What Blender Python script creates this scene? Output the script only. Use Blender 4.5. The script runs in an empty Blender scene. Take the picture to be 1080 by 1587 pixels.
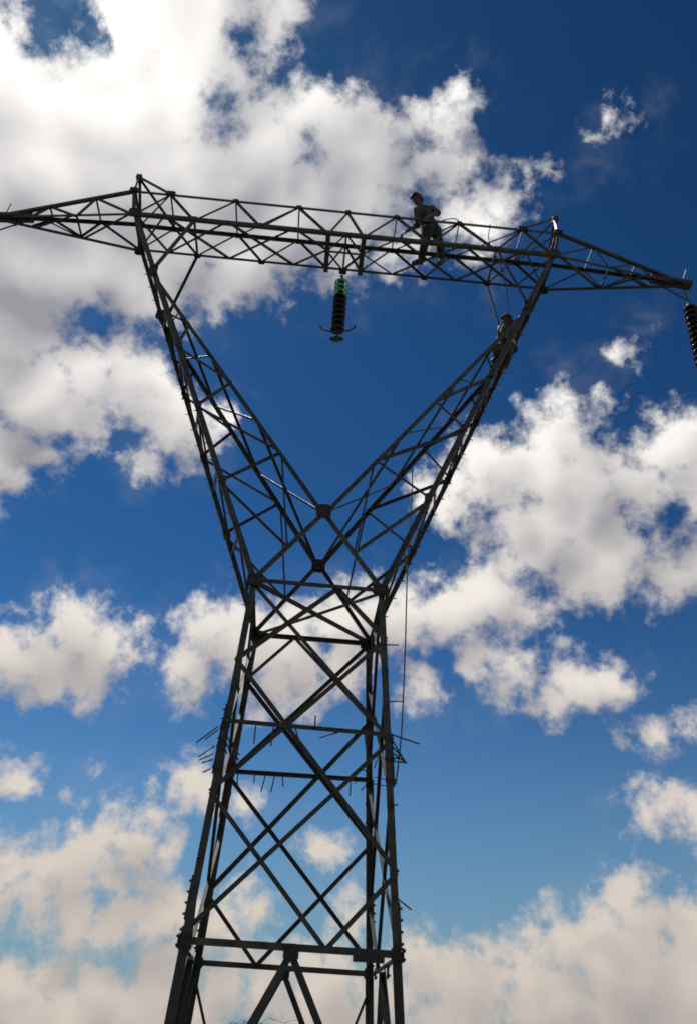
import bpy, bmesh, math, random
from mathutils import Vector, Matrix
random.seed(7)
S = bpy.context.scene
C = S.collection

# ------------------------------------------------------------------ camera
# metres; x along the crossarm, y away from the camera, z up; tower axis at the origin
F_PX, YAW, PITCH, ROLL = 1330.19, 0.0436, 0.5688, 0.063
CAM = Vector((-0.0948, -10.4, 1.6))
cy_, sy_, cp_, sp_ = math.cos(YAW), math.sin(YAW), math.cos(PITCH), math.sin(PITCH)
W_ = Vector((sy_*cp_, cy_*cp_, sp_)); r0 = Vector((cy_, -sy_, 0)); u0 = r0.cross(W_)
cr, sr = math.cos(ROLL), math.sin(ROLL)
R_ = cr*r0 + sr*u0; U_ = -sr*r0 + cr*u0
cam = bpy.data.cameras.new('camera'); camo = bpy.data.objects.new('camera', cam); C.objects.link(camo)
camo.matrix_world = Matrix(((R_.x, U_.x, -W_.x, CAM.x), (R_.y, U_.y, -W_.y, CAM.y), (R_.z, U_.z, -W_.z, CAM.z), (0, 0, 0, 1)))
cam.sensor_fit = 'VERTICAL'; cam.sensor_height = 36.0; cam.lens = F_PX/1587*36
cam.clip_start = 0.1; cam.clip_end = 20000
S.camera = camo

def ray(px, py):
    return ((px-540)/F_PX*R_ - (py-793.5)/F_PX*U_ + W_).normalized()
def at(px, py, Y):                      # point of the vertical plane y = Y seen at a photo pixel
    d = ray(px, py); return CAM + d*((Y-CAM.y)/d.y)

# ------------------------------------------------------------------ light and exposure
SUN = ray(150, 20)
SUN_EL = math.asin(SUN.z); SUN_AZ = math.atan2(SUN.x, SUN.y)
S.render.engine = 'CYCLES'
S.cycles.use_adaptive_sampling = True; S.cycles.adaptive_min_samples = 8; S.cycles.adaptive_threshold = 0.03
S.cycles.filter_width = 1.8; S.cycles.max_bounces = 5; S.cycles.diffuse_bounces = 3; S.cycles.glossy_bounces = 2
S.view_settings.view_transform = 'Standard'; S.view_settings.look = 'None'
S.view_settings.exposure = 0.0; S.view_settings.gamma = 1.0; S.view_settings.use_curve_mapping = False
sl = bpy.data.lights.new('sun', 'SUN'); sl.energy = 3.8; sl.angle = math.radians(0.6); sl.color = (1.0, 0.95, 0.87)
so = bpy.data.objects.new('sun', sl); C.objects.link(so)
so.rotation_euler = (-SUN).to_track_quat('-Z', 'Y').to_euler(); so.location = (0, 0, 60)

# ------------------------------------------------------------------ sky with cumulus
class NB:
    """small helper for node trees"""
    def __init__(s, tree): s.t = tree
    def n(s, typ, **kw):
        x = s.t.nodes.new(typ)
        for k, v in kw.items(): setattr(x, k, v)
        return x
    def put(s, sock, v):
        if isinstance(v, bpy.types.NodeSocket): s.t.links.new(v, sock)
        elif v is not None: sock.default_value = v
    def m(s, op, a, b=None, c=None, clamp=False):
        x = s.n('ShaderNodeMath', operation=op, use_clamp=clamp)
        for i, v in enumerate((a, b, c)): s.put(x.inputs[i], v)
        return x.outputs[0]
    def v(s, op, a, b=None, c=None):
        x = s.n('ShaderNodeVectorMath', operation=op)
        s.put(x.inputs[0], a)
        if op == 'SCALE': s.put(x.inputs['Scale'], b)
        else:
            s.put(x.inputs[1], b)
            if c is not None: s.put(x.inputs[2], c)
        return x.outputs['Value'] if op in ('DISTANCE', 'LENGTH', 'DOT_PRODUCT') else x.outputs[0]
    def noise(s, vec, scale, detail, rough=0.5, dist=0.0, lac=2.0):
        x = s.n('ShaderNodeTexNoise'); s.put(x.inputs['Vector'], vec)
        x.inputs['Scale'].default_value = scale; x.inputs['Detail'].default_value = detail
        x.inputs['Roughness'].default_value = rough; x.inputs['Distortion'].default_value = dist
        x.inputs['Lacunarity'].default_value = lac
        return x
    def rng(s, v, a, b, c=0.0, d=1.0, smooth=True):
        x = s.n('ShaderNodeMapRange', interpolation_type='SMOOTHSTEP' if smooth else 'LINEAR')
        s.put(x.inputs[0], v)
        for i, k in enumerate((a, b, c, d)): s.put(x.inputs[1+i], k)
        return x.outputs[0]
    def mix(s, f, a, b, blend='MIX'):
        x = s.n('ShaderNodeMix', data_type='RGBA', blend_type=blend)
        s.put(x.inputs[0], f); s.put(x.inputs[6], a); s.put(x.inputs[7], b)
        return x.outputs[2]

# clouds as the photo shows them: direction (given as photo pixel) and apparent radius in photo pixels
PUFFS = [
 # the large bank in front of the sun
 (0,110,95),(60,130,85),(150,70,75),(215,25,75),(300,10,80),(170,170,110),(70,260,120),(200,270,130),(290,110,85),(320,260,110),
 (400,240,72),(470,250,85),(390,30,45),(440,15,28),(500,190,48),(560,235,75),(620,250,62),(680,200,48),(705,190,30),(650,190,25),(690,262,34),
 (430,340,90),(540,300,70),(60,400,110),(170,400,90),(280,370,95),(380,400,75),(450,420,45),(500,380,60),(600,320,40),(-60,300,140),(-80,120,120),
 (20,490,75),(250,440,52),(-40,560,90),(330,440,40),
 # its lower lobe at the left
 (50,610,75),(130,590,62),(200,600,62),(255,640,66),(222,715,30),(110,650,55),(20,700,60),(-40,740,50),(290,670,45),(330,650,30),(165,560,45),
 # pieces right of the beam
 (762,328,34),(785,308,22),(745,348,26),(850,262,1),(822,282,8),(770,255,2),(700,350,25),(735,400,16),(620,390,32),(908,212,0),(985,186,2),(955,182,-1),
 (975,538,7),(998,526,2),(955,552,2),
 # the bank at the right
 (870,655,36),(830,680,34),(885,690,45),(935,625,10),(740,720,35),(715,745,32),(780,735,40),(840,740,55),(910,770,72),(960,730,40),(700,770,32),(660,755,22),
 (1060,690,50),(1020,720,45),(985,760,50),(1085,760,55),(1010,800,55),(850,830,68),(900,870,60),(780,800,45),(810,880,40),(960,850,60),(1030,880,58),(1090,870,50),(950,900,38),(735,770,35),
 (770,925,52),(725,935,52),(690,950,50),(640,965,46),(665,900,24),(600,975,40),(815,945,38),(720,900,30),(800,980,18),
 (750,1020,40),(790,1045,36),(725,1000,28),(775,1075,28),(655,1070,30),(640,1085,18),(900,1065,45),(860,1080,36),(945,1058,36),(975,1055,14),(850,1095,28),(870,995,10),
 (1010,1138,25),(960,1145,17),(1060,1128,27),(935,1115,6),(1110,1125,30),
 (1030,1255,28),(1070,1268,33),(998,1272,15),(1010,1238,14),
 # behind the waist
 (330,985,48),(300,1030,32),(285,1075,22),(370,960,30),(385,1010,55),(450,1010,62),(520,970,48),(540,930,30),(480,1060,40),(530,1020,40),(420,1070,34),(575,960,36),
 (330,1210,34),(370,1235,25),(310,1190,20),
 # left side
 (120,985,48),(160,1000,46),(70,1015,46),(20,1020,42),(200,1005,26),(-30,1015,45),(130,1045,40),(70,1055,34),(130,1085,16),(90,955,20),
 (12,1205,24),(40,1212,4),(-30,1210,32),(135,1203,2),(150,1240,12),(118,1248,5),(235,1215,0),(180,1240,2),
 (190,1300,40),(105,1345,34),(20,1355,34),(195,1280,26),(225,1300,37),(160,1312,37),(110,1330,37),(60,1342,35),(10,1352,37),(255,1325,35),(180,1345,41),(-40,1355,47),(285,1305,17),(110,1358,33),(240,1350,33),(40,1368,27),
 (180,1392,9),(70,1428,27),(120,1432,35),(180,1434,35),(240,1425,37),(275,1395,25),(300,1435,35),(385,1415,31),(340,1428,33),(412,1405,12),
 (500,1310,28),(525,1320,28),(485,1305,16),(545,1405,24),(520,1412,14),
 # the bank low over the horizon
 (60,1535,34),(0,1550,44),(150,1545,50),(240,1520,44),(330,1520,46),(420,1508,36),(500,1535,52),(262,1475,20),(385,1468,22),(470,1470,18),(100,1515,18),
 (590,1540,56),(660,1490,42),(640,1465,26),(720,1520,53),(760,1500,34),(800,1480,34),(830,1470,36),(870,1470,45),(930,1440,42),(985,1390,35),(960,1395,27),(1000,1440,37),
 (930,1520,64),(1000,1500,56),(1070,1540,56),(1075,1430,34),(1110,1480,48),(850,1550,64),(720,1590,72),(500,1610,81),(250,1610,90),(50,1610,81),(950,1610,81),
]
HOLES = [(85,18,44),(20,-5,22),(120,42,20),(352,150,24),(345,190,16),(155,500,28),(120,512,18),(190,505,16),(480,470,34),(402,112,24),(430,140,12),(475,225,12),(365,60,14),
 (1035,812,30),(1000,818,16),(745,795,18),(695,830,34),(930,690,14),(850,905,20),(830,640,10),(20,770,14),(60,745,22),(600,130,20),(650,235,8),(90,690,14),(200,680,16)]
S_PX = 1.0/F_PX
R0 = 55*S_PX

wld = bpy.data.worlds.new('World'); S.world = wld; wld.use_nodes = True
wt = wld.node_tree; wt.nodes.clear()

def density_group(name, puffs, fine):
    grp = bpy.data.node_groups.new(name, 'ShaderNodeTree')
    grp.interface.new_socket('Direction', in_out='INPUT', socket_type='NodeSocketVector')
    grp.interface.new_socket('Density', in_out='OUTPUT', socket_type='NodeSocketFloat')
    grp.interface.new_socket('Body', in_out='OUTPUT', socket_type='NodeSocketFloat')
    g = NB(grp); gi = g.n('NodeGroupInput'); go = g.n('NodeGroupOutput')
    d = gi.outputs[0]
    w1 = g.noise(d, 9.0, 4.0 if fine else 2.0, 0.55)
    p = g.v('ADD', d, g.v('SCALE', g.v('SUBTRACT', w1.outputs['Color'], (0.5, 0.5, 0.5)), 0.06))
    def puff(px, py, r):
        dist = g.v('DISTANCE', p, tuple(ray(px, py)))
        return g.m('MULTIPLY_ADD', dist, -1.0/R0, (r if r > 30 else r-3)*S_PX/R0)
    acc = None
    for q in puffs:
        v_ = puff(*q)
        acc = v_ if acc is None else g.m('SMOOTH_MAX', acc, v_, 0.35)
    # the same broken cumulus goes on all round the sky outside the part listed above
    gen = g.m('MULTIPLY_ADD', g.noise(d, 3.4, 2.0, 0.5).outputs['Fac'], 14.0, -7.4)
    ax = g.v('DOT_PRODUCT', d, tuple(R_)); az = g.v('DOT_PRODUCT', d, tuple(W_)); ay = g.v('DOT_PRODUCT', d, tuple(U_))
    az = g.m('MAXIMUM', az, 0.05)
    inx = g.rng(g.m('ABSOLUTE', g.m('DIVIDE', ax, az)), 0.46, 0.60); iny = g.rng(g.m('ABSOLUTE', g.m('DIVIDE', ay, az)), 0.62, 0.78)
    gen = g.m('MULTIPLY_ADD', g.m('MAXIMUM', inx, iny), 9.0, g.m('SUBTRACT', gen, 9.0))
    acc = g.m('SMOOTH_MAX', acc, gen, 0.35)
    if fine:
        for h in HOLES:
            acc = g.m('SMOOTH_MIN', acc, g.m('MULTIPLY', puff(*h), -1.0), 0.35)
    f0 = g.noise(d, 17.0, 3.0, 0.5).outputs['Fac']
    body = g.m('MULTIPLY_ADD', g.m('SUBTRACT', f0, 0.285), 1.45, g.m('MULTIPLY', acc, 1.2))
    g.put(go.inputs[1], body)
    if fine:
        f1 = g.noise(d, 40.0, 9.0, 0.66, 0.0).outputs['Fac']
        den = g.m('MULTIPLY_ADD', g.m('SUBTRACT', f1, 0.48), 2.3, body)
        vo = g.n('ShaderNodeTexVoronoi', feature='F1'); g.put(vo.inputs['Vector'], p)
        vo.inputs['Scale'].default_value = 30.0; vo.inputs['Detail'].default_value = 1.0
        den = g.m('MULTIPLY_ADD', g.m('SUBTRACT', 0.50, vo.outputs['Distance']), 0.45, den)
        g.put(go.inputs[0], den)
    else:
        g.put(go.inputs[0], body)
    return grp
grp = density_group('cloud_density', PUFFS, True)
grp_coarse = density_group('cloud_depth', [q for q in PUFFS if q[2] >= 30], False)

w = NB(wt)
tc = w.n('ShaderNodeTexCoord'); D = w.v('NORMALIZE', tc.outputs['Generated'])
def dens(vec, tree=grp):
    x = w.n('ShaderNodeGroup'); x.node_tree = tree; w.put(x.inputs[0], vec); return x.outputs
sun_t = w.v('NORMALIZE', w.v('SUBTRACT', tuple(SUN), D))
d1, d1b = dens(D)
d2 = dens(w.v('ADD', D, w.v('SCALE', sun_t, 62*S_PX)), grp_coarse)[0]
veil = w.m('MULTIPLY', w.rng(d1, -1.5, 0.3), w.rng(w.noise(D, 14.0, 5.0, 0.6, 0.6).outputs['Fac'], 0.42, 0.72))
alpha = w.m('MAXIMUM', w.rng(d1, -0.28, 0.80), w.m('MULTIPLY', veil, 0.07))
sep = w.n('ShaderNodeSeparateXYZ'); w.put(sep.inputs[0], D); z = sep.outputs[2]
# light reaching a puff falls off with the cloud between it and the sun
thick = w.m('MAXIMUM', w.m('MULTIPLY_ADD', d2, 0.95, w.m('MULTIPLY', d1b, 0.10)), 0.0)
lit = w.m('POWER', 2.71828, w.m('MULTIPLY', thick, -0.82))
near_sun = w.v('DOT_PRODUCT', D, tuple(SUN))
glow = w.m('POWER', w.m('MAXIMUM', near_sun, 0.0), 85.0)
relief = w.m('MINIMUM', w.m('MAXIMUM', w.m('SUBTRACT', w.m('MULTIPLY_ADD', d1, 0.3, w.m('MULTIPLY', d1b, 0.7)), d2), -1.2), 1.2)
lit = w.m('MAXIMUM', w.m('MULTIPLY_ADD', relief, 0.27, lit), -0.12)
lit = w.m('ADD', lit, w.m('MULTIPLY', glow, 1.15))
low = w.rng(z, 0.06, 0.85)
shade_c = w.mix(low, (0.31, 0.285, 0.295, 1), (0.385, 0.385, 0.42, 1))
lit_c = w.mix(low, (0.58, 0.52, 0.47, 1), (0.92, 0.895, 0.87, 1))
cloud = w.mix(lit, shade_c, lit_c); cloud.node.clamp_factor = False
sky = w.n('ShaderNodeTexSky', sky_type='NISHITA', sun_disc=False, sun_elevation=SUN_EL, sun_rotation=SUN_AZ)
sky.altitude = 1200; sky.air_density = 1.0; sky.dust_density = 0.25; sky.ozone_density = 1.4
SKY_STRENGTH = 0.08
skyc = w.n('ShaderNodeGamma'); w.put(skyc.inputs[0], w.v('SCALE', sky.outputs[0], SKY_STRENGTH*1.22)); skyc.inputs[1].default_value = 1.85
haze = w.m('POWER', 2.71828, w.m('MULTIPLY', w.m('POWER', w.m('DIVIDE', w.m('MAXIMUM', z, 0.0), 0.235), 2.0), -1.0))
skyh = w.mix(w.m('MULTIPLY', haze, 0.9), w.v('MULTIPLY', skyc.outputs[0], (0.56, 1.13, 1.10)), (0.195, 0.28, 0.355, 1))
col = w.mix(alpha, skyh, cloud)
col = w.v('SCALE', col, 1.0/SKY_STRENGTH)
bg = w.n('ShaderNodeBackground'); w.put(bg.inputs[0], col); bg.inputs[1].default_value = SKY_STRENGTH
wo = w.n('ShaderNodeOutputWorld'); w.put(wo.inputs[0], bg.outputs[0])
wld.cycles.sampling_method = 'MANUAL'; wld.cycles.sample_map_resolution = 256

# ------------------------------------------------------------------ materials
def material(name, base, rough=0.6, metal=0.0, var=0.25, scale=6.0, tint=None, tint_amt=0.0, bump=0.15, bump_scale=60.0, spec=0.5, each=0.0):
    m = bpy.data.materials.new(name); m.use_nodes = True
    t = m.node_tree; b = t.nodes['Principled BSDF']; n = NB(t)
    tc = n.n('ShaderNodeTexCoord').outputs['Object']
    n1 = n.noise(tc, scale, 6.0, 0.6).outputs['Fac']
    dark = tuple(c*(1-var) for c in base)+(1,); lite = tuple(min(1, c*(1+var)) for c in base)+(1,)
    colr = n.mix(n.rng(n1, 0.3, 0.7), dark, lite)
    if each:
        oi = n.n('ShaderNodeObjectInfo').outputs['Random']
        colr = n.v('SCALE', colr, n.rng(oi, 0.0, 1.0, 1-each, 1+each, smooth=False))
    if tint:
        n2 = n.noise(tc, scale*0.45, 7.0, 0.65).outputs['Fac']
        colr = n.mix(n.m('MULTIPLY', n.rng(n2, 0.52, 0.68), tint_amt), colr, tint+(1,))
    n.put(b.inputs['Base Color'], colr)
    n.put(b.inputs['Roughness'], n.rng(n1, 0.2, 0.8, max(0.05, rough-0.12), min(1, rough+0.12)))
    b.inputs['Metallic'].default_value = metal; b.inputs['Specular IOR Level'].default_value = spec
    if bump:
        bp = n.n('ShaderNodeBump'); bp.inputs['Strength'].default_value = bump; bp.inputs['Distance'].default_value = 0.01
        n.put(bp.inputs['Height'], n.noise(tc, bump_scale, 4.0, 0.6).outputs['Fac']); n.put(b.inputs['Normal'], bp.outputs[0])
    return m
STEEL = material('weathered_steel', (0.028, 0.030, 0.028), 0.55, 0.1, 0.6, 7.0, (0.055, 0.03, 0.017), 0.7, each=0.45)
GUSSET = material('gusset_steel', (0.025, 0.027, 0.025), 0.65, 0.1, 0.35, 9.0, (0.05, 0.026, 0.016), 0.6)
CONC = material('concrete', (0.33, 0.31, 0.28), 0.9, 0, 0.2, 3.0)
PORC = material('brown_porcelain', (0.012, 0.007, 0.006), 0.25, 0, 0.2, 8.0, bump=0.02)
IRON = material('cast_iron', (0.05, 0.05, 0.05), 0.6, 0.3, 0.3, 12.0)
ROPE = material('rope_fibre', (0.10, 0.085, 0.06), 0.9, 0, 0.3, 30.0)
GLASS = bpy.data.materials.new('green_glass'); GLASS.use_nodes = True
_b = GLASS.node_tree.nodes['Principled BSDF']
_n = NB(GLASS.node_tree)
_n.put(_b.inputs['Base Color'], _n.mix(_n.rng(_n.noise(_n.n('ShaderNodeTexCoord').outputs['Object'], 9.0, 3.0).outputs['Fac'], 0.3, 0.7), (0.22, 0.72, 0.52, 1), (0.30, 0.80, 0.60, 1)))
_b.inputs['Transmission Weight'].default_value = 0.85; _b.inputs['Roughness'].default_value = 0.12; _b.inputs['IOR'].default_value = 1.5

# ------------------------------------------------------------------ mesh helpers
def V(*a): return Vector(a)
def link(name, me, mat, parent=None):
    o = bpy.data.objects.new(name, me); C.objects.link(o)
    if mat and not me.materials: me.materials.append(mat)
    if parent: o.parent = parent
    return o
def pydata(name, vs, fs, smooth=False):
    me = bpy.data.meshes.new(name); me.from_pydata([tuple(v) for v in vs], [], fs); me.validate(); me.update()
    if smooth: me.polygons.foreach_set('use_smooth', [True]*len(me.polygons))
    return me
def empty(name, loc, label, cat, group=None):
    o = bpy.data.objects.new(name, None); C.objects.link(o); o.location = loc
    o.empty_display_size = 0.3
    tag(o, label, cat, group); return o
def tag(o, label, cat, group=None):
    o['label'] = label; o['category'] = cat
    if group: o['group'] = group
def sweep(A, B, prof, e1, e2):
    k = len(prof); vs = [P + e1*a + e2*b for P in (A, B) for a, b in prof]
    fs = [(i, (i+1) % k, k+(i+1) % k, k+i) for i in range(k)]
    fs += [tuple(range(k-1, -1, -1)), tuple(range(k, 2*k))]
    return vs, fs
def recalc(me):
    bm = bmesh.new(); bm.from_mesh(me); bmesh.ops.recalc_face_normals(bm, faces=bm.faces); bm.to_mesh(me); bm.free(); return me

T = empty('lattice_tower', (0, 0, 0), 'dark steel lattice transmission tower with V shaped arms carrying a long crossarm', 'tower')
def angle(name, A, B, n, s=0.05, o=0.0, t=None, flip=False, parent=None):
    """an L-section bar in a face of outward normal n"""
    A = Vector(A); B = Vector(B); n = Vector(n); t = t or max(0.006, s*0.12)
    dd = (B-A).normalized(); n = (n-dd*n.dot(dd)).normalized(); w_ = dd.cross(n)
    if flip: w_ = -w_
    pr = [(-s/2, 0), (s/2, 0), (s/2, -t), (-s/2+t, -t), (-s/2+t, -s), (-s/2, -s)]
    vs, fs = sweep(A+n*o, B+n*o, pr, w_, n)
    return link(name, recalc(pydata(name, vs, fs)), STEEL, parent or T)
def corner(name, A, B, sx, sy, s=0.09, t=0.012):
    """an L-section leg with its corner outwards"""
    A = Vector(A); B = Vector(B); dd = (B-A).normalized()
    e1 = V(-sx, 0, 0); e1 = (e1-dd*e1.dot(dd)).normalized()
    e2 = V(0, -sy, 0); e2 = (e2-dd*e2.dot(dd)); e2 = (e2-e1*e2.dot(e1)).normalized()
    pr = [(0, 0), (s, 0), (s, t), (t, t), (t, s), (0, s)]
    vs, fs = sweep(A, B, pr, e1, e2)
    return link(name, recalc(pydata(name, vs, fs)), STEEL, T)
def box_data(c, x, y, z, a, b, h):
    vs = [c + x*(a*i) + y*(b*j) + z*(h*k) for i in (-.5, .5) for j in (-.5, .5) for k in (-.5, .5)]
    return vs, [(0, 1, 3, 2), (4, 6, 7, 5), (0, 4, 5, 1), (2, 3, 7, 6), (0, 2, 6, 4), (1, 5, 7, 3)]
def rod(A, B, r, k=6, r2=None):
    A = Vector(A); B = Vector(B); dd = (B-A).normalized()
    e1 = dd.orthogonal().normalized(); e2 = dd.cross(e1); r2 = r if r2 is None else r2
    vs = [P + (e1*math.cos(2*math.pi*i/k)+e2*math.sin(2*math.pi*i/k))*q for P, q in ((A, r), (B, r2)) for i in range(k)]
    fs = [(i, (i+1) % k, k+(i+1) % k, k+i) for i in range(k)] + [tuple(range(k-1, -1, -1)), tuple(range(k, 2*k))]
    return vs, fs
def merge(parts):
    V_, F_ = [], []
    for vs, fs in parts:
        o = len(V_); V_ += list(vs); F_ += [tuple(i+o for i in f) for f in fs]
    return V_, F_
def plate(c, n, up, a, b, t=0.012, o=0.012, bolts=True, parent=None, name='gusset_plate'):
    """a bolted gusset plate lying in a face"""
    c = Vector(c); n = Vector(n).normalized(); up = Vector(up); up = (up-n*up.dot(n)).normalized(); x = up.cross(n)
    k = min(a, b)*0.22; h = [(-a/2+k, -b/2), (a/2-k, -b/2), (a/2, -b/2+k), (a/2, b/2-k), (a/2-k, b/2), (-a/2+k, b/2), (-a/2, b/2-k), (-a/2, -b/2+k)]
    vs, fs = sweep(c+n*(o-t/2), c+n*(o+t/2), h, x, up)
    ps = [(vs, fs)]
    if bolts:
        for i in (-.3, 0, .3):
            for j in (-.3, .3):
                q = c + x*a*i + up*b*j
                ps.append(rod(q+n*(o+t/2-.001), q+n*(o+t/2+.016), 0.014))
    vs, fs = merge(ps)
    return link(name, recalc(pydata(name, vs, fs)), GUSSET, parent or T)
def bar(name, A, B, r, mat=None, parent=None, k=6):
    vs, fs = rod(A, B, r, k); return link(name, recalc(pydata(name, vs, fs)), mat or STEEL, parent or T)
def L(A, B, t): return Vector(A)*(1-t)+Vector(B)*t

NN, FN, LN, RN, UP, DN = V(0, -1, 0), V(0, 1, 0), V(-1, 0, 0), V(1, 0, 0), V(0, 0, 1), V(0, 0, -1)

# ------------------------------------------------------------------ ground
gm = material('dry_grassland', (0.115, 0.095, 0.055), 0.95, 0, 0.45, 0.6, (0.07, 0.075, 0.03), 0.8, bump=0.5, bump_scale=14.0)
gvs, gfs = [], []
NR_, NA_ = 42, 72
for i in range(NR_):
    rr = 0.0 if i == 0 else 0.8*1.235**i
    for j in range(NA_):
        a = 2*math.pi*j/NA_
        x, y = rr*math.cos(a), rr*math.sin(a)
        hgt = 0.05*math.sin(x*.9+1)*math.cos(y*.7) if rr < 40 else 0.05*math.sin(x*.05)*math.cos(y*.04)-0.1
        gvs.append((x, y, hgt-0.06))
for i in range(NR_-1):
    for j in range(NA_):
        a, b = i*NA_+j, i*NA_+(j+1) % NA_
        gfs.append((a, b, b+NA_, a+NA_) if i else (a, b+NA_, a+NA_))
go_ = link('ground', pydata('ground', gvs, gfs, True), gm); go_['kind'] = 'structure'
rnd = random.Random(3)
tv, tf = [], []
for i in range(9000):                                   # tufts of dry grass round the tower
    rr = 1.5+28*rnd.random()**0.6; a = rnd.random()*6.283; x, y = rr*math.cos(a), rr*math.sin(a)
    for k in range(3):
        b = rnd.random()*6.283; h = 0.08+0.18*rnd.random(); dx, dy = math.cos(b), math.sin(b); o = len(tv)
        x1, y1 = x+.05*dx, y+.05*dy
        tv += [(x1-dy*.006, y1+dx*.006, -.12), (x1+dy*.006, y1-dx*.006, -.12), (x1+dx*h*.5, y1+dy*h*.5, h)]; tf.append((o, o+1, o+2))
gg = link('dry_grass', pydata('dry_grass', tv, tf), material('straw', (0.20, 0.16, 0.07), 0.9, 0, 0.4, 1.5, (0.08, 0.10, 0.03), 0.7, bump=0))
gg['kind'] = 'stuff'; gg['label'] = 'short dry grass round the foot of the tower'

# ------------------------------------------------------------------ tower body
A1, B1, Z1 = 1.0585, 1.1671, 2.497
A2, B2, Z2 = 0.8347, 0.8249, 6.597
def leg_pt(sx, sy, t):                                  # t = 0 waist, 1 ring, beyond 1 towards the ground
    return V(sx*(A2+(A1-A2)*t)+max(t, 0)*(.025 if sy < 0 else -.015), sy*(B2+(B1-B2)*t), Z2+(Z1-Z2)*t)
TG = (Z2-0.12)/(Z2-Z1)
for sx in (-1, 1):
    for sy in (-1, 1):
        corner('leg', leg_pt(sx, sy, -0.012), leg_pt(sx, sy, 1.0), sx, sy, 0.078, 0.010)
        corner('leg', leg_pt(sx*1.004, sy*1.004, 0.985), leg_pt(sx*1.004, sy*1.004, TG), sx, sy, 0.092, 0.012)
        f = leg_pt(sx, sy, TG+0.02)
        vs, fs = merge([box_data(V(f.x-.04*sx, f.y-.04*sy, -0.05), RN, FN, UP, .62, .62, .36), box_data(V(f.x-.04*sx, f.y-.04*sy, 0.14), RN, FN, UP, .46, .46, .12)])
        link('concrete_footing', recalc(pydata('footing', vs, fs)), CONC, T)
FACES = [((-1, -1), (1, -1), NN), ((1, -1), (1, 1), RN), ((1, 1), (-1, 1), FN), ((-1, 1), (-1, -1), LN)]   # left leg, right leg as seen from outside
for fi, (l, r, n) in enumerate(FACES):
    lp = lambda t: leg_pt(l[0], l[1], t); rp = lambda t: leg_pt(r[0], r[1], t)
    main = fi % 2 == 0
    s1 = 0.048 if main else 0.038
    beam = lambda t, u: L(lp(t), rp(t), u)
    m = beam(0, .65); q = beam(1, .655)
    angle('brace', m, lp(.266), n, s1, -.012); angle('brace', m, rp(.164), n, s1, -.012, flip=True)
    angle('brace', lp(.266), rp(.817), n, s1*1.1, .002); angle('brace', rp(.817), q, n, s1, -.012)
    angle('brace', rp(.164), lp(.648), n, s1*1.05, -.012, flip=True); angle('brace', lp(.648), q, n, s1, -.024)
    angle('brace', lp(0), rp(.474), n, s1, -.026); angle('brace', rp(.474), lp(.985), n, s1, -.026, flip=True)
    if main: angle('belt_beam', lp(.455), rp(.46), n, 0.05, .012)
    # ring and waist beams
    angle('ring_beam', lp(1.0), rp(1.0), n, 0.062 if main else .05, .014, flip=True)
    angle('waist_beam', lp(0), rp(0), n, 0.055, .014)
    # inverted V below the ring
    c = beam(1.012, .5); plate(c-n*0.004, n, UP, .15, .16, o=.03)
    for e, P in ((-1, lp), (1, rp)):
        foot = P(TG-.02); angle('stay', c, L(c, foot, .985), n, 0.066, -.004, flip=e > 0)
        if fi in (1, 2, 3):
            angle('brace', P(1.02), L(c, foot, .52), n, 0.032, -.018)
    for P in (lp, rp):
        plate(P(1.0)+(beam(1, .5)-P(1)).normalized()*.05, n, UP, .10, .13, o=.026)
        plate(P(0)+(beam(0, .5)-P(0)).normalized()*.05, n, UP, .20, .17, o=.03)
# level bracing inside the waist and the belt
for t, s in ((0.0, .045),):
    P = [leg_pt(sx, sy, t)*1.0 for sx, sy in ((-1, -1), (1, -1), (1, 1), (-1, 1))]
    angle('diaphragm_brace', P[0]+V(.05, .05, -.02), P[2]-V(.05, .05, .02), DN, s, 0)
    angle('diaphragm_brace', P[1]+V(-.05, .05, -.035), P[3]+V(.05, -.05, -.035), DN, s, -.01)
vs, fs = box_data(leg_pt(.7, -1, 1)+V(0, -.05, -.06), RN, FN, UP, .30, .05, .06); link('beam_splice', recalc(pydata('beam_splice', vs, fs)), GUSSET, T)
for sx in (-1, 1):
    for sy in (-1, 1):                                   # flat bars that carry the spikes
        a, b = leg_pt(sx, sy, .455), leg_pt(sx, sy, .60)
        vs, fs = merge([box_data((a+b)/2+V(sx*.012, -sy*.03, 0), (b-a).normalized(), FN, RN, (b-a).length, .05, .016)]+[box_data(L(a, b, q)+V(-sx*.03, sy*.006, 0), RN, UP, FN, .11, .03, .02) for q in (.1, .5, .9)])
        link('guard_bracket', recalc(pydata('guard_bracket', vs, fs)), GUSSET, T)
# splices with bolt heads on the legs
for (sx, sy, t0, t1) in ((-1, -1, .87, .94), (-1, -1, .985, 1.005), (1, -1, .90, .975), (1, 1, .80, .86), (-1, 1, .9, .96), (-1, -1, .42, .5)):
    ps = []
    a, b = leg_pt(sx, sy, t0-.015), leg_pt(sx, sy, t1+.015)
    ps.append(box_data((a+b)/2+V(sx*.008, -sy*.04, 0), (b-a).normalized(), FN, RN, (b-a).length, .07, .012))
    for i in range(4):
        q = L(a, b, (i+.5)/4); ps.append(rod(q+V(sx*.006, -sy*.03, 0), q+V(sx*.036, -sy*.03, 0), .014))
    vs, fs = merge(ps); link('splice_plate', recalc(pydata('splice_plate', vs, fs)), GUSSET, T)

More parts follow.
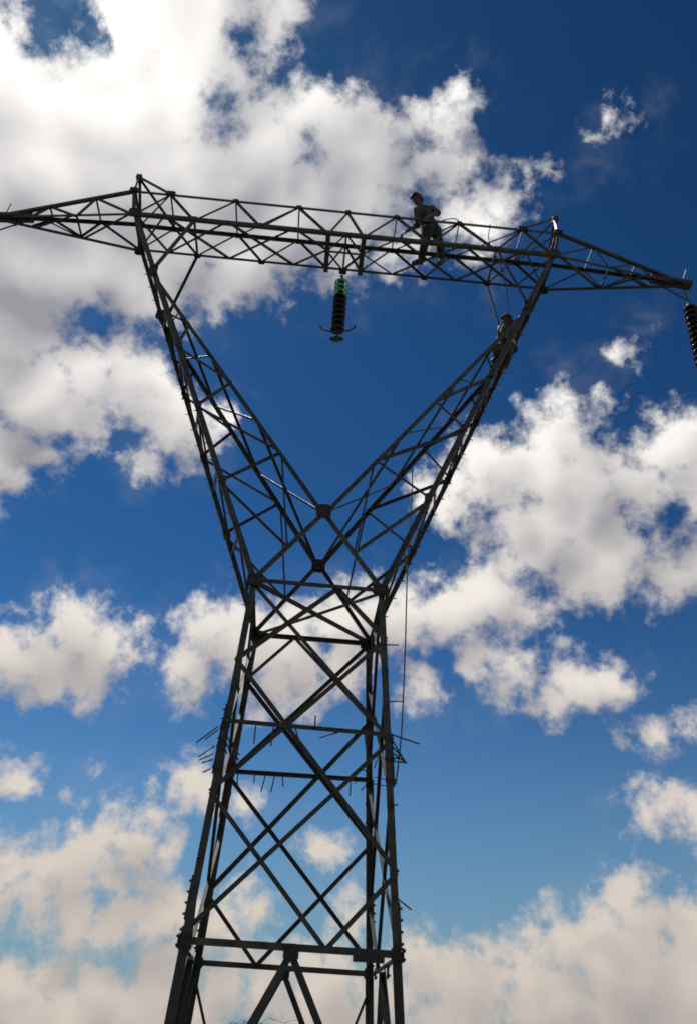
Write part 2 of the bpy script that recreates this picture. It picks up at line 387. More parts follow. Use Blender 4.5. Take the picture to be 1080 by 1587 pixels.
# step bolts and the anti-climbing spikes, read off the photo on the planes of the faces they grow from
def leg_y(sy, px_y):                                     # y of the front / back leg plane at a photo row
    best = min((abs(row(leg_pt(-1, sy, k/60))-px_y), k/60) for k in range(-5, 90))[1]
    return sy*(B2+(B1-B2)*best)
def row(P):
    v_ = Vector(P)-CAM; return 793.5-F_PX*v_.dot(U_)/v_.dot(W_)
def spike(a, b, sy=-1, out=0.0, r=0.0085, name='spike'):
    Y = leg_y(sy, a[1]); bar(name, at(a[0], a[1], Y), at(b[0], b[1], Y+out), r)
for a, b, sy, out in [
 ((338,1126),(305,1151),-1,-.05),((338,1131),(318,1146),-1,.1),((333,1156),(308,1173),-1,-.08),((331,1168),(309,1178),-1,.05),((330,1177),(314,1182),-1,-.1),((327,1191),(315,1197),-1,.05),
 ((360,1150),(371,1170),-1,-.1),((360,1160),(370,1178),-1,-.15),((361,1155),(366,1182),-1,-.15),((349,1130),(356,1150),-1,-.1),((347,1140),(355,1160),-1,-.1),((345,1150),(352,1168),-1,-.1),
 ((397,1122),(394,1152),-1,-.1),((424,1127),(420,1156),-1,-.1),((458,1128),(464,1150),-1,-.12),((488,1130),(489,1109),-1,-.1),((524,1135),(496,1143),-1,-.12),((551,1138),(541,1158),-1,-.1),((565,1139),(568,1163),-1,-.1),
 ((369,1199),(368,1216),1,-.1),((395,1200),(394,1213),1,-.1),((412,1201),(405,1227),1,-.12),((426,1202),(420,1228),1,-.12),((438,1202),(439,1219),1,-.1),((544,1206),(542,1233),1,-.1),((551,1206),(551,1214),1,-.1),
 ((608,1139),(649,1153),-1,-.1),((608,1148),(628,1182),-1,-.1),((609,1158),(626,1178),-1,0),((610,1168),(630,1183),-1,.05),((610,1180),(630,1182),-1,.1),((609,1174),(618,1176),-1,0),
 ((573,1212),(559,1225),1,-.15),((573,1198),(562,1193),1,-.15),((576,1214),(600,1218),1,-.1),((580,1204),(598,1208),1,-.1),((586,1150),(592,1172),1,-.2),((590,1160),(580,1190),1,-.2)]:
    spike(a, b, sy, out)
for a, b, sy in [((596,999),(618,1000),-1),((604,1087),(624,1087),-1),((611,1389),(637,1410),-1),((605,1250),(616,1247),-1),((571,1090),(582,1060),1)]:
    spike(a, b, sy, -.05, 0.008, 'step_bolt')

# ------------------------------------------------------------------ V arms
A3, B3, Z3 = 3.676, 0.4074, 13.70
A4, B4, Z4 = 3.79, 0.387, 14.342
BA, ZA = 0.745, 7.751
TJ = 0.80
bolt_me = None
for sx in (-1, 1):
    O = {sy: (leg_pt(sx, sy, 0), V(sx*A3, sy*B3, Z3)) for sy in (-1, 1)}
    outer = lambda sy, t: L(O[sy][0], O[sy][1], t)
    apex = lambda sy: V(0, sy*BA, ZA)
    inner = lambda sy, t: L(apex(sy), outer(sy, TJ), t)
    for sy in (-1, 1):
        n = V(0, sy, 0)
        corner('arm_chord', outer(sy, -.004), outer(sy, 1.0), sx, sy, 0.075, 0.009)
        corner('arm_chord', inner(sy, 0), inner(sy, 1.0), -sx, sy, 0.062, 0.008)
        # apex brace to the waist corner, with its thin upright
        br = lambda t: L(apex(sy), leg_pt(sx, sy, 0), t)
        angle('apex_brace', br(0), br(1), n, 0.05, -.012, flip=sx > 0)
        angle('upright', inner(sy, .21), br(.52), n, 0.026, -.02)
        # zigzag of the face
        oz = [.215, .40, .565, .665, .755]; iz = [.215, .49, .745]
        s_ = .040
        angle('brace', outer(sy, oz[0]), br(.52), n, s_, -.016)
        angle('brace', inner(sy, iz[0]), outer(sy, oz[0]), n, s_*.9, -.020)
        angle('brace', outer(sy, oz[1]), inner(sy, iz[0]), n, s_, -.012)
        angle('brace', inner(sy, iz[1]), outer(sy, oz[1]), n, s_*.9, -.020)
        angle('brace', outer(sy, oz[2]), inner(sy, iz[1]), n, s_, -.012)
        angle('brace', inner(sy, iz[2]), outer(sy, oz[2]), n, s_*.9, -.020)
        angle('brace', outer(sy, oz[3]), inner(sy, iz[2]), n, s_*.9, -.012)
        for t in (oz[0], oz[1], oz[2]): plate(outer(sy, t)+V(-sx*.05, 0, 0), n, UP, .10, .13, o=.016, bolts=False)
    # inner face: crossed bracing between four levels
    lv = [0.0, .335, .60, .80, .93]
    nI = V(-sx, 0, .8)
    for i in range(4):
        a, b = lv[i], lv[i+1]
        angle('brace', inner(-1, b), inner(1, a), nI, .036, -.006)
        angle('brace', inner(1, b), inner(-1, a), nI, .024, -.020)
    # outer face: zigzag
    k = 13
    for i in range(k):
        a, b = .02+.95*i/k, .02+.95*(i+1)/k
        angle('brace', outer(-1 if i % 2 else 1, a), outer(1 if i % 2 else -1, b), V(sx, 0, -.3), .030, -.008)
    for t in (.40, .565, .80): angle('brace', outer(-1, t), outer(1, t), V(sx, 0, -.3), .03, -.016)
    # struts from the crossarm to the arm head
    angle('strut', V(sx*2.637, -B3, Z3), outer(-1, TJ), NN, .046, 0.004)
    angle('strut', V(sx*2.637, B3, Z3), inner(1, .955), FN, .042, 0.004)
    plate(outer(-1, TJ)+V(-sx*.03, 0, 0), NN, UP, .14, .22, o=.016); plate(outer(1, TJ)+V(-sx*.03, 0, 0), FN, UP, .14, .22, o=.016)
    # step bolts up the outer chords
    for sy in ((1, -1) if sx < 0 else (-1, 1)):
        for i in range(22):
            q = outer(sy, .06+.9*i/22); bar('step_bolt', q+V(0, -sy*.03, 0), q+V(sx*.045, -sy*.03, 0), .008)
for sy in (-1, 1):
    plate(V(0, sy*BA, ZA), V(0, sy, 0), UP, .20, .22, o=.012)
    plate(V(0, sy*BA, ZA), V(0, sy, 0), UP, .15, .17, o=-.03, bolts=False)

# ------------------------------------------------------------------ crossarm
XT = [-A4, -3.142, -1.993, -.87, 0, .87, 1.993, 3.142, A4]
XB = [-A3, -2.637, -1.48, -.31, .31, 1.48, 2.637, A3]
top = lambda x, sy: V(x, sy*B4, Z4)
bot = lambda x, sy: V(x, sy*B3, Z3)
for sy in (-1, 1):
    n = V(0, sy, 0)
    def chord(name, A, B, up, s):
        e2 = V(0, -sy, 0); e1 = V(0, 0, -up)
        pr = [(0, 0), (s, 0), (s, .008), (.008, .008), (.008, s), (0, s)]
        vs, fs = sweep(A, B, pr, e1, e2); link(name, recalc(pydata(name, vs, fs)), STEEL, T)
    chord('top_chord', top(-A4, sy), top(A4, sy), 1, .048 if sy < 0 else .058)
    chord('bottom_chord', bot(-A3, sy), bot(A3, sy), -1, .066 if sy < 0 else .05)
    zz = [(0, 0, 0)]
    pts = [('b', XB[0])]
    for i in range(1, 8):
        pts.append(('t', XT[i])); pts.append(('b', XB[i]))
    pos = lambda q: top(q[1], sy) if q[0] == 't' else bot(q[1], sy)
    for i in range(len(pts)-1):
        angle('brace', pos(pts[i]), pos(pts[i+1]), n, .040 if sy < 0 else .036, -.010 if i % 2 else -.018, flip=bool(i % 2))
    angle('post', top(-A4, sy), bot(-A3, sy), n, .06, .006); angle('post', top(A4, sy), bot(A3, sy), n, .06, .006)
    for i in (1, 7): plate(top(XT[i], sy), n, UP, .17, .11, o=.012)
    for x in XT[2:7]: plate(top(x, sy)-V(0, 0, .02), n, UP, .10, .07, o=.012, bolts=False)
    for x in XB[1:3]+XB[5:7]: plate(bot(x, sy)+V(0, 0, .02), n, UP, .12, .09, o=.012, bolts=False)
for i in (1, 2, 3, 5, 6, 7): angle('brace', top(XT[i], -1), top(XT[i], 1), UP, .026, -.004)
for a, b in ((1, 0), (3, 2), (6, 5), (7, 6), (8, 7)): angle('brace', top(XT[a], -1), top(XT[b], 1), UP, .028, -.014)
MB = [-3.15, -2.06, -.90, .90, 2.06, 3.15]
for i in (0, 1, 3, 4):
    angle('brace', bot(MB[i], -1), bot(MB[i+1], 1), DN, .036, -.010); angle('brace', bot(MB[i], 1), bot(MB[i+1], -1), DN, .028, -.022)
for sx in (-1, 1):
    post = V(sx*.31, 0, Z3)
    angle('brace', bot(sx*.90, -1), post, DN, .032, -.010); angle('brace', bot(sx*.90, 1), post, DN, .028, -.022)
    angle('brace', bot(sx*A3, -1), bot(sx*3.15, 1), DN, .032, -.010); angle('brace', bot(sx*A3, 1), bot(sx*3.15, -1), DN, .028, -.022)
    # heavy cross-members that carry the insulator
    vs, fs = box_data(V(sx*.31, 0, Z3-.03), RN, FN, UP, .085, 2*B3+.06, .05); link('cross_channel', recalc(pydata('cross_channel', vs, fs)), GUSSET, T)
    angle('brace', V(0, -B3, Z3), V(sx*.30, -.02, Z3), DN, .028, .004); angle('brace', V(0, B3, Z3), V(sx*.30, .02, Z3), DN, .036, .004)
    angle('strut', bot(sx*2.637, -1), bot(sx*2.637, 1), DN, .036, .002)
angle('strut', V(-.3, 0, Z3), V(.3, 0, Z3), DN, .026, .012)
angle('strut', V(0, -B3, Z3), V(0, B3, Z3), DN, .036, .020)
plate(V(0, B3, Z3-.01), FN, UP, .14, .12, o=.02)

# ------------------------------------------------------------------ outer arms and peaks
ZP, AP, ZT = 15.193, 3.903, 13.743
TIPX = {-1: -6.10, 1: 6.13}
for sx in (-1, 1):
    tip = V(TIPX[sx], 0, ZT)
    tt = lambda sy, t: L(top(sx*A4, sy), tip+V(0, sy*.03, .03), t)
    tb = lambda sy, t: L(bot(sx*A3, sy), tip+V(0, sy*.03, -.02), t)
    for sy in (-1, 1):
        n = V(0, sy, 0)
        angle('arm_chord', tt(sy, 0), tt(sy, 1), n, .056, 0, flip=sx > 0); angle('arm_chord', tb(sy, 0), tb(sy, 1), n, .062 if sy > 0 else .046, 0, flip=sx < 0)
        for a, b in (((tb, 0), (tt, .28)), ((tt, .28), (tb, .42)), ((tb, .42), (tt, .62)), ((tt, .62), (tb, .76))):
            angle('brace', a[0](sy, a[1]), b[0](sy, b[1]), n, .034, -.010)
    angle('brace', tb(-1, .02), tb(1, .40), DN, .040, -.004); angle('brace', tb(-1, .42), tb(1, .42), DN, .03, -.012)
    angle('brace', tb(-1, .42), tb(1, .74), DN, .032, -.004); angle('brace', tb(1, .44), tb(-1, .72), DN, .03, -.016)
    angle('brace', tt(-1, .28), tt(1, .28), UP, .026, -.004); angle('brace', tt(-1, .62), tt(1, .62), UP, .026, -.004)
    vs, fs = merge([box_data(L(tt(1, .9), tb(-1, .9), .5)+V(sx*.02, yy, 0), (tip-L(top(sx*A4, 1), bot(sx*A3, -1), .5)+V(0, 0, 0)).normalized(), FN, UP, .75, .014, .085) for yy in (-.075, .075)])
    link('tip_plate', recalc(pydata('tip_plate', vs, fs)), GUSSET, T)
    vs, fs = box_data(tip+V(sx*.05, 0, .0), RN, FN, UP, .22, .12, .05); link('tip_plate', recalc(pydata('tip_plate', vs, fs)), GUSSET, T)
    bar('spike', tip+V(sx*(-.12 if sx < 0 else -.02), -.04, .02), tip+V(sx*(-.16 if sx < 0 else .08), -.08, .30), .009)
    bar('bolt', L(tb(1, .86), tb(-1, .86), .5)+V(0, 0, .06), L(tb(1, .86), tb(-1, .86), .5)-V(0, 0, .14), .018)
    pk = V(sx*AP, 0, ZP)
    for P, s in ((top(sx*A4, -1), .045), (top(sx*A4, 1), .045), (top(sx*3.142, -1), .036), (top(sx*3.142, 1), .036)):
        angle('peak_leg', P, pk+V(0, .03 if P.y > 0 else -.03, 0), V(sx*.4, 1 if P.y > 0 else -1, 0), s, 0)
    vs, fs = box_data(pk, RN, FN, UP, .10, .10, .10); link('peak_cap', recalc(pydata('peak_cap', vs, fs)), GUSSET, T)
    angle('strut', top(sx*A4, -1), top(sx*A4, 1), V(sx, 0, 0), .045, 0); angle('strut', bot(sx*A3, -1), bot(sx*A3, 1), V(sx, 0, 0), .045, 0)
    angle('brace', top(sx*A4, -1), bot(sx*A3, 1), V(sx, 0, 0), .034, -.02)
    for sy in (-1, 1):
        plate(bot(sx*A3, sy)+V(0, 0, .02), V(0, sy, 0), UP, .18, .22, o=.014); plate(top(sx*A4, sy), V(0, sy, 0), UP, .15, .11, o=.014)

# ------------------------------------------------------------------ insulator strings
def lathe(prof, k=20):
    vs = [(r*math.cos(2*math.pi*i/k), r*math.sin(2*math.pi*i/k), zz) for r, zz in prof for i in range(k)]; fs = []
    for j in range(len(prof)-1):
        fs += [(j*k+i, j*k+(i+1) % k, (j+1)*k+(i+1) % k, (j+1)*k+i) for i in range(k)]
    fs += [tuple(range(k)), tuple(range((len(prof)-1)*k+k-1, (len(prof)-1)*k-1, -1))]
    return vs, fs
def disc_mesh(name, mat):
    pr = [(.03, 0), (.05, -.01), (.052, -.045), (.075, -.052), (.108, -.068), (.122, -.088), (.118, -.098), (.104, -.092), (.098, -.104), (.086, -.094), (.078, -.106), (.062, -.094), (.05, -.10), (.022, -.10), (.020, -.135)]
    me = recalc(pydata(name, *lathe(pr, 22), True)); me.materials.append(mat); return me
DP = disc_mesh('porcelain_disc', PORC); DG = disc_mesh('glass_disc', GLASS)
capm = recalc(pydata('disc_cap', *lathe([(.02, .03), (.045, .025), (.056, 0), (.058, -.046), (.03, -.05)], 12), True)); capm.materials.append(IRON)
def string(loc, nglass, n, label, lean=(0, 0), pitch=.128, horns=True):
    r = empty('insulator_string', loc, label, 'insulator', 'insulator strings hanging from the crossarm')
    r.rotation_euler = (lean[0], lean[1], -0.15)
    bar('link', V(0, 0, .0), V(0, 0, -.12), .014, IRON, r); zz = -.10
    vs, fs = box_data(V(0, 0, -.05), RN, FN, UP, .05, .03, .09); link('shackle', recalc(pydata('shackle', vs, fs)), IRON, r)
    for i in range(n):
        o = link('disc', DG if i < nglass else DP, None, r); o.location = (0, 0, zz-.02)
        c = link('cap', capm, None, o); zz -= pitch
    bar('pin', V(0, 0, zz+.03), V(0, 0, zz-.22), .016, IRON, r)
    if horns:
        ps = []
        for sg in (-1, 1):
            P = [V(0, 0, zz-.01), V(sg*.12, 0, zz-.02), V(sg*.22, 0, zz+.005), V(sg*.28, 0, zz+.05), V(sg*.31, 0, zz+.11)]
            for a, b in zip(P, P[1:]): ps.append(rod(a, b, .014, 8))
        vs, fs = merge(ps); h = link('arcing_horn', recalc(pydata('arcing_horn', vs, fs)), IRON, r)
    pr = [(.03, .03), (.10, .018), (.125, 0), (.115, -.016), (.05, -.026)]
    vs, fs = lathe(pr, 20); o = link('suspension_clamp', recalc(pydata('suspension_clamp', vs, fs, True)), IRON, r); o.location = (0, 0, zz-.20); o.scale = (1, .55, 1)
    return r
string(V(-.01, B3+.02, Z3-.10), 3, 10, 'insulator string with green glass discs above dark ones under the crossarm middle')
for sx in (-1, 1):
    tip = V(TIPX[sx], 0, ZT); hp = tip+V(sx*.04, 0, -.42)
    string(hp, 0, 13, ('all dark insulator string on V hanger under the arm tip nearer the two workers' if sx > 0 else
        'all dark insulator string on V hanger under the arm tip farther from the two workers'), horns=False)
    bar('hanger', hp, tip+V(-sx*.02, 0, -.03), .016); bar('hanger', hp, tip+V(-sx*.50, 0, -.02), .016)

# ------------------------------------------------------------------ ropes
def curve_rope(name, P, r, label):
    pts_ = []
    for i in range(len(P)-1):                            # Catmull-Rom
        p0, p1, p2, p3 = P[max(i-1, 0)], P[i], P[i+1], P[min(i+2, len(P)-1)]
        for j in range(8):
            t = j/8; pts_.append(0.5*((2*p1)+(p2-p0)*t+(2*p0-5*p1+4*p2-p3)*t*t+(3*p1-p0-3*p2+p3)*t**3))
    pts_.append(P[-1]); ps = [rod(a, b, r, 6) for a, b in zip(pts_, pts_[1:])]
    o = link(name, recalc(pydata(name, *merge(ps))), ROPE); tag(o, label, 'rope'); return o
curve_rope('hand_line', [at(638, 721, .62), at(638, 760, .45), at(631, 880, -.05), at(627.5, 1000, -.35), at(622, 1130, -.65), at(613, 1215, -1.0)], .009, 'thin rope hanging from the V arm down beside the tower leg')
curve_rope('safety_rope', [V(2.55, -B4-.02, Z4+.02), at(757, 374, -.30), at(775, 412, -.20), at(785, 455, -.10), at(788, 505, -.02)], .008, 'slack rope from the crossarm down to the climbing worker')

# ------------------------------------------------------------------ workers
SKIN = material('skin', (0.09, 0.048, 0.032), 0.55, 0, 0.12, 20.0, bump=0.03)
SHIRT = material('faded_work_shirt', (0.03, 0.034, 0.03), 0.9, 0, 0.5, 9.0, (0.10, 0.10, 0.09), 0.7, bump=0.4, bump_scale=22.0)
TROUS = material('olive_work_trousers', (0.022, 0.025, 0.016), 0.9, 0, 0.5, 8.0, (0.04, 0.028, 0.018), 0.7, bump=0.4, bump_scale=22.0)
BOOT = material('black_leather', (0.015, 0.013, 0.012), 0.5, 0, 0.3, 20.0)
HAIR = material('black_hair', (0.012, 0.010, 0.009), 0.6, 0, 0.3, 60.0, bump=0.6, bump_scale=160.0)
GREEN = material('green_coverall', (0.025, 0.045, 0.022), 0.9, 0, 0.45, 9.0, (0.06, 0.055, 0.03), 0.6, bump=0.4, bump_scale=22.0)
KHAKI = material('khaki_trousers', (0.06, 0.045, 0.026), 0.9, 0, 0.35, 9.0, bump=0.4, bump_scale=22.0)
BELT = material('webbing', (0.09, 0.02, 0.015), 0.8, 0, 0.2, 40.0)
CAPR = material('maroon_cap_cloth', (0.03, 0.008, 0.008), 0.85, 0, 0.2, 30.0)
PALE = material('pale_cloth', (0.45, 0.43, 0.38), 0.9, 0, 0.2, 20.0)

def ball_cone(A, ra, B, rb, k=14):
    """tapered capsule"""
    A = Vector(A); B = Vector(B); dd = B-A; ln = max(dd.length, 1e-4); dd = dd.normalized() if dd.length > 1e-5 else UP
    e1 = dd.orthogonal().normalized(); e2 = dd.cross(e1); rings = []
    for i in range(1, 6): a = math.pi/2*(1-i/5.5); rings.append((A-dd*ra*math.sin(a), ra*math.cos(a)))
    for i in range(5, 0, -1): a = math.pi/2*(1-i/5.5); rings.append((B+dd*rb*math.sin(a), rb*math.cos(a)))
    vs = [c+(e1*math.cos(2*math.pi*i/k)+e2*math.sin(2*math.pi*i/k))*q for c, q in rings for i in range(k)]; fs = []
    for j in range(len(rings)-1): fs += [(j*k+i, j*k+(i+1) % k, (j+1)*k+(i+1) % k, (j+1)*k+i) for i in range(k)]
    fs += [tuple(range(k-1, -1, -1)), tuple(range((len(rings)-1)*k, len(rings)*k))]
    return vs, fs
def fused(name, caps, mat, parent=None, voxel=0.009, smooth=4):
    """capsules fused into one continuous surface"""
    me = recalc(pydata(name+'_raw', *merge([ball_cone(*c) for c in caps])))
    o = bpy.data.objects.new(name+'_raw', me); C.objects.link(o)
    m = o.modifiers.new('fuse', 'REMESH'); m.mode = 'VOXEL'; m.voxel_size = voxel
    s = o.modifiers.new('soft', 'SMOOTH'); s.factor = 0.5; s.iterations = smooth
    dg = bpy.context.evaluated_depsgraph_get(); nm = bpy.data.meshes.new_from_object(o.evaluated_get(dg))
    bpy.data.objects.remove(o); bpy.data.meshes.remove(me)
    nm.name = name; nm.materials.clear(); nm.materials.append(mat)
    nm.polygons.foreach_set('use_smooth', [True]*len(nm.polygons))
    return link(name, nm, None, parent)
def hand_caps(wrist, dirn, palm_n, curl=0.6, s=1.0):
    """palm, four unequal bent fingers and a thumb from the side of the palm"""
    dirn = Vector(dirn).normalized(); n = Vector(palm_n); n = (n-dirn*n.dot(dirn)).normalized(); sd = dirn.cross(n)
    out = []
    for k, off in enumerate((-.026, -.009, .009, .026)):
        kn = wrist+dirn*.085*s+sd*off*s
        out.append((wrist+dirn*.02*s+sd*off*.6*s, .017*s, kn, .0125*s))
        ln = (.034, .041, .044, .038)[k]*s
        a = curl*.6; d1_ = dirn*math.cos(a)+n*math.sin(a); d2_ = dirn*math.cos(a*2.1)+n*math.sin(a*2.1); d3_ = dirn*math.cos(a*3)+n*math.sin(a*3)
        q = kn+d1_*ln; q2 = q+d2_*ln*.75; q3 = q2+d3_*ln*.55
        out += [(kn, .0105*s, q, .0095*s), (q, .0095*s, q2, .0085*s), (q2, .0085*s, q3, .0075*s)]
    tb_ = wrist+dirn*.03*s+sd*.03*s; t1 = tb_+(dirn*.6+sd*.6+n*.3).normalized()*.042*s; t2 = t1+(dirn*.8+sd*.1+n*.6).normalized()*.032*s
    return out+[(tb_, .014*s, t1, .0115*s), (t1, .0115*s, t2, .009*s)]
def head_caps(c, face, up):
    """skull, jaw, brow, nose, lips, chin and ears"""
    f = Vector(face).normalized(); u = Vector(up); u = (u-f*u.dot(f)).normalized(); s = f.cross(u)
    P = lambda a, b, d_: c+f*a+s*b+u*d_
    return [(P(-.025, 0, .03), .088, P(.02, 0, .025), .083), (P(.02, 0, -.03), .07, P(.035, 0, -.075), .05), (P(.06, 0, -.095), .025, P(.07, 0, -.095), .022),
            (P(.082, -.03, .02), .016, P(.082, .03, .02), .016), (P(.09, 0, .005), .009, P(.108, 0, -.028), .014), (P(.098, -.012, -.03), .010, P(.098, .012, -.03), .010),
            (P(.082, -.016, -.055), .011, P(.082, .016, -.055), .011), (P(-.005, -.085, .0), .02, P(-.01, -.09, -.03), .014), (P(-.005, .085, .0), .02, P(-.01, .09, -.03), .014)]
def person(label, J, face, up, mats, headgear, bare_forearm=True):
    root = empty('person', (J['footR']+J['footL'])/2, label, 'person', 'line workers on the tower')
    base = root.location.copy()
    J = {k: v-base for k, v in J.items()}
    nk, ch, pv = J['neck'], J['chest'], J['pelvis']
    body = head_caps(J['head'], face, up) + [(J['head']-Vector(up)*.05, .058, nk, .056), (nk, .06, ch, .11), (ch, .125, L(ch, pv, .5), .115), (L(ch, pv, .5), .115, pv, .125)]
    for k in 'RL':
        sh, el, ha, hp_, kn, an, ft = (J[q+k] for q in ('sho', 'elb', 'hand', 'hip', 'knee', 'ank', 'foot'))
        body += [(ch, .10, sh, .066), (sh, .062, el, .042), (el, .042, ha, .028)] + hand_caps(ha, (ha-el), J['palm'+k]+base, .7)
        body += [(pv, .11, hp_, .10), (hp_, .092, kn, .058), (kn, .06, L(kn, an, .4), .056), (L(kn, an, .4), .056, an, .038), (an, .04, ft, .032)]
    b = fused('body', body, SKIN, root, 0.0075, 2)
    shirt = [(L(nk, ch, .35), .085, ch, .135), (ch, .15, L(ch, pv, .5), .140), (L(ch, pv, .5), .140, L(ch, pv, .98), .152)]
    trous = [(L(ch, pv, .92), .130, pv, .142)]
    for k in 'RL':
        sh, el, ha, hp_, kn, an, ft = (J[q+k] for q in ('sho', 'elb', 'hand', 'hip', 'knee', 'ank', 'foot'))
        end = L(el, ha, .12 if bare_forearm else .85)
        shirt += [(ch, .12, sh, .082), (sh, .082, L(sh, el, .55), .068), (L(sh, el, .55), .066, el, .062)]
        if bare_forearm: shirt += [(el, .060, end, .058)]
        else: shirt += [(el, .060, end, .045)]
        trous += [(pv, .128, hp_, .118), (hp_, .115, L(hp_, kn, .5), .092), (L(hp_, kn, .5), .092, kn, .078), (kn, .078, L(kn, an, .5), .076), (L(kn, an, .5), .076, L(kn, an, .93), .068)]
        toe = ft
        heel = an+(an-kn).normalized()*.06
        fused('boot', [(L(kn, an, .82), .062, an, .06), (an, .058, heel, .052), (heel, .05, toe, .048), (L(heel, toe, .5)+Vector((0, 0, .02)), .055, toe+Vector((0, 0, .008)), .045)], BOOT, root, .010, 3)
    fused('shirt', shirt, mats[0], root, .011, 3); fused('trousers', trous, mats[1], root, .011, 3)
    return root, J, base

# the man standing in the crossarm, bent over his tool
Yp = 0.02
J1 = dict(head=at(646, 309.5, -.10), neck=at(652, 320, -.06), chest=at(656.5, 330, -.03), pelvis=at(667, 355, Yp),
  shoR=at(646, 327, -.17), elbR=at(646, 349, -.24), handR=at(628, 359.5, -.28), shoL=at(667, 324, .12), elbL=at(678, 330, -.02), handL=at(661, 337.5, -.20),
  hipR=at(661, 358, -.08), kneeR=at(656.5, 382, -.16), ankR=at(652.5, 401, -.02), footR=at(641, 408, -.06),
  hipL=at(674.5, 358, .10), kneeL=at(681.5, 381, .02), ankL=at(683, 401, .12), footL=at(679.5, 409, .0),
  palmR=V(-.3, .2, -1), palmL=V(-.2, 1, 0))
p1, j1, b1_ = person('worker in grey shirt bent over a tool, standing in the crossarm lattice', J1, V(-.82, -.30, -.48), V(-.35, -.25, .9), (SHIRT, TROUS), None)
f = V(-.82, -.30, -.48).normalized(); u = V(-.35, -.25, .9); u = (u-f*u.dot(f)).normalized(); s_ = f.cross(u); hc = j1['head']
fused('hair', [(hc-f*.035+u*.045, .088, hc+f*.0+u*.055, .085), (hc-f*.06-u*.01, .075, hc-f*.05+u*.03, .085)], HAIR, p1, .010, 3)
fused('cap', [(hc-f*.01+u*.06, .092, hc+f*.015+u*.06, .09), (hc+f*.08+u*.052-s_*.045, .014, hc+f*.08+u*.052+s_*.045, .014), (hc+f*.115+u*.045-s_*.03, .012, hc+f*.115+u*.045+s_*.03, .012), (hc+f*.145+u*.038-s_*.018, .011, hc+f*.145+u*.038+s_*.018, .011), (hc+f*.07+u*.05, .014, hc+f*.14+u*.038, .012)], HAIR, p1, .009, 2)
def belt(root, J, mat, z=.84):
    c = L(J['chest'], J['pelvis'], z); ax = (J['pelvis']-J['chest']).normalized(); e1 = ax.orthogonal().normalized(); e2 = ax.cross(e1)
    ring = [c+(e1*math.cos(2*math.pi*i/20)+e2*math.sin(2*math.pi*i/20))*.158 for i in range(20)]
    ps = []
    for i in range(20):
        a, b = ring[i], ring[(i+1) % 20]; ps.append(box_data((a+b)/2, (b-a).normalized(), ax, (b-a).normalized().cross(ax), (b-a).length*1.1, .05, .012))
    return link('safety_belt', recalc(pydata('safety_belt', *merge(ps))), mat, root)
belt(p1, j1, BELT)
# his spanner
ha = J1['handR']; dr = (at(607, 380, -.36)-ha).normalized(); tA = ha+dr*.03
x_ = dr.orthogonal().normalized(); y_ = dr.cross(x_)
sv = merge([rod(tA-dr*.06, tA+dr*.34, .010, 8), rod(tA+dr*.33, tA+dr*.39+x_*.03, .012, 6), rod(tA+dr*.33, tA+dr*.39-x_*.03, .012, 6)])
sp_o = link('spanner', recalc(pydata('spanner', *sv)), IRON); tag(sp_o, 'long steel spanner held by the worker bent over in the crossarm', 'spanner')
curve_rope('lanyard', [at(683, 343, -.15), at(693, 339.5, -.25), at(704, 339, -.35), at(713, 344, -.40)], .009, 'short safety lanyard from the bent worker to the top chord')

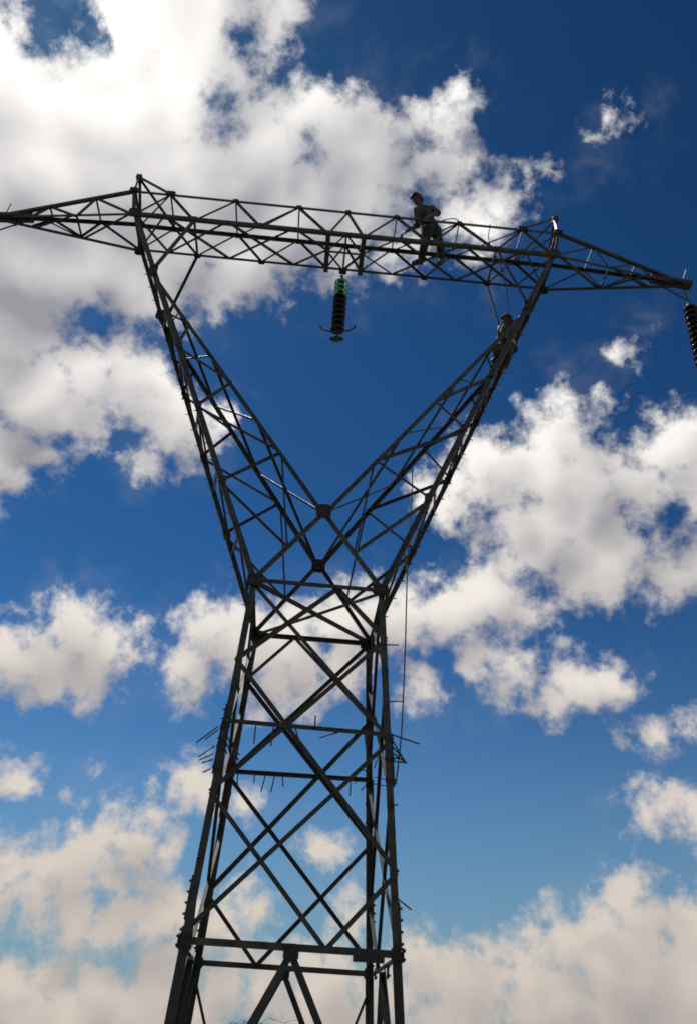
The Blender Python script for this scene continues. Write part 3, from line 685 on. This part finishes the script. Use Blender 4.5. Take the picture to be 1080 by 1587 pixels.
# the man climbing in the head of the arm
J2 = dict(head=at(785, 499, -.10), neck=at(787.5, 507, -.04), chest=at(788, 514, .0), pelvis=at(780, 536, .06),
  shoR=at(780.5, 512, -.12), elbR=at(775, 524, -.24), handR=at(772.5, 516, -.36), shoL=at(795.5, 511, .16), elbL=at(801, 513, -.06), handL=at(803, 500, -.22),
  hipR=at(775.5, 539, -.02), kneeR=at(769, 541, -.28), ankR=at(772, 556, -.10), footR=at(764.5, 559, -.20),
  hipL=at(784.5, 539, .16), kneeL=at(786, 550, -.10), ankL=at(781, 567, .12), footL=at(776, 572, .02),
  palmR=V(.5, .5, 0), palmL=V(.6, .6, 0))
p2, j2, b2_ = person('worker in green shirt and khaki trousers climbing inside the head of the V arm', J2, V(-.75, -.5, -.1), V(-.05, -.1, 1), (GREEN, KHAKI), None)
f = V(-.75, -.5, -.1).normalized(); u = V(-.05, -.1, 1); u = (u-f*u.dot(f)).normalized(); s_ = f.cross(u); hc = j2['head']
fused('hair', [(hc-f*.05-u*.0, .078, hc-f*.04+u*.04, .085)], HAIR, p2, .010, 3)
fused('cap', [(hc-f*.01+u*.055, .094, hc+f*.015+u*.055, .092), (hc+f*.09+u*.045-s_*.04, .014, hc+f*.09+u*.045+s_*.04, .014), (hc+f*.13+u*.035-s_*.025, .012, hc+f*.13+u*.035+s_*.025, .012), (hc+f*.07+u*.045, .014, hc+f*.14+u*.03, .012)], CAPR, p2, .009, 2)
belt(p2, j2, PALE, .7)

# ------------------------------------------------------------------ leafless thorn tree far beyond the tower, its crown just above the lower edge
tr_p = CAM+ray(400, 1590)*62.0; tr_b = V(tr_p.x, tr_p.y, -.15)
TR = empty('thorn_tree', tr_b, 'leafless scrubby thorn tree far away between the tower legs', 'tree')
BARK = material('bark', (0.07, 0.055, 0.04), 0.95, 0, 0.3, 3.0)
rt = random.Random(11); HT = (CAM+ray(400, 1573)*62.0).z+.15
trunk, twigs = [], []
def grow(p_, d_, ln, r, lev):
    q = p_+d_*ln; (trunk if lev < 2 else twigs).append(rod(p_, q, r, 5, r*.65))
    if lev >= 5: return
    for k in range(3 if lev else 4):
        nd = (d_*.55+V(rt.uniform(-1, 1), rt.uniform(-1, 1), rt.uniform(-.15, .45))).normalized()
        if lev >= 2: nd.z *= .35; nd.normalize()
        grow(q, nd, ln*rt.uniform(.62, .85), r*.62, lev+1)
grow(V(0, 0, 0), UP, HT*.42, .10, 0)
tv_, tf_ = merge(twigs); mz = max(v.z for v in tv_); k_ = HT/mz
for nm_, dat in (('trunk', merge(trunk)), ('crown', (tv_, tf_))):
    link(nm_, recalc(pydata(nm_, [V(v.x, v.y, v.z*k_) for v in dat[0]], dat[1])), BARK, TR)
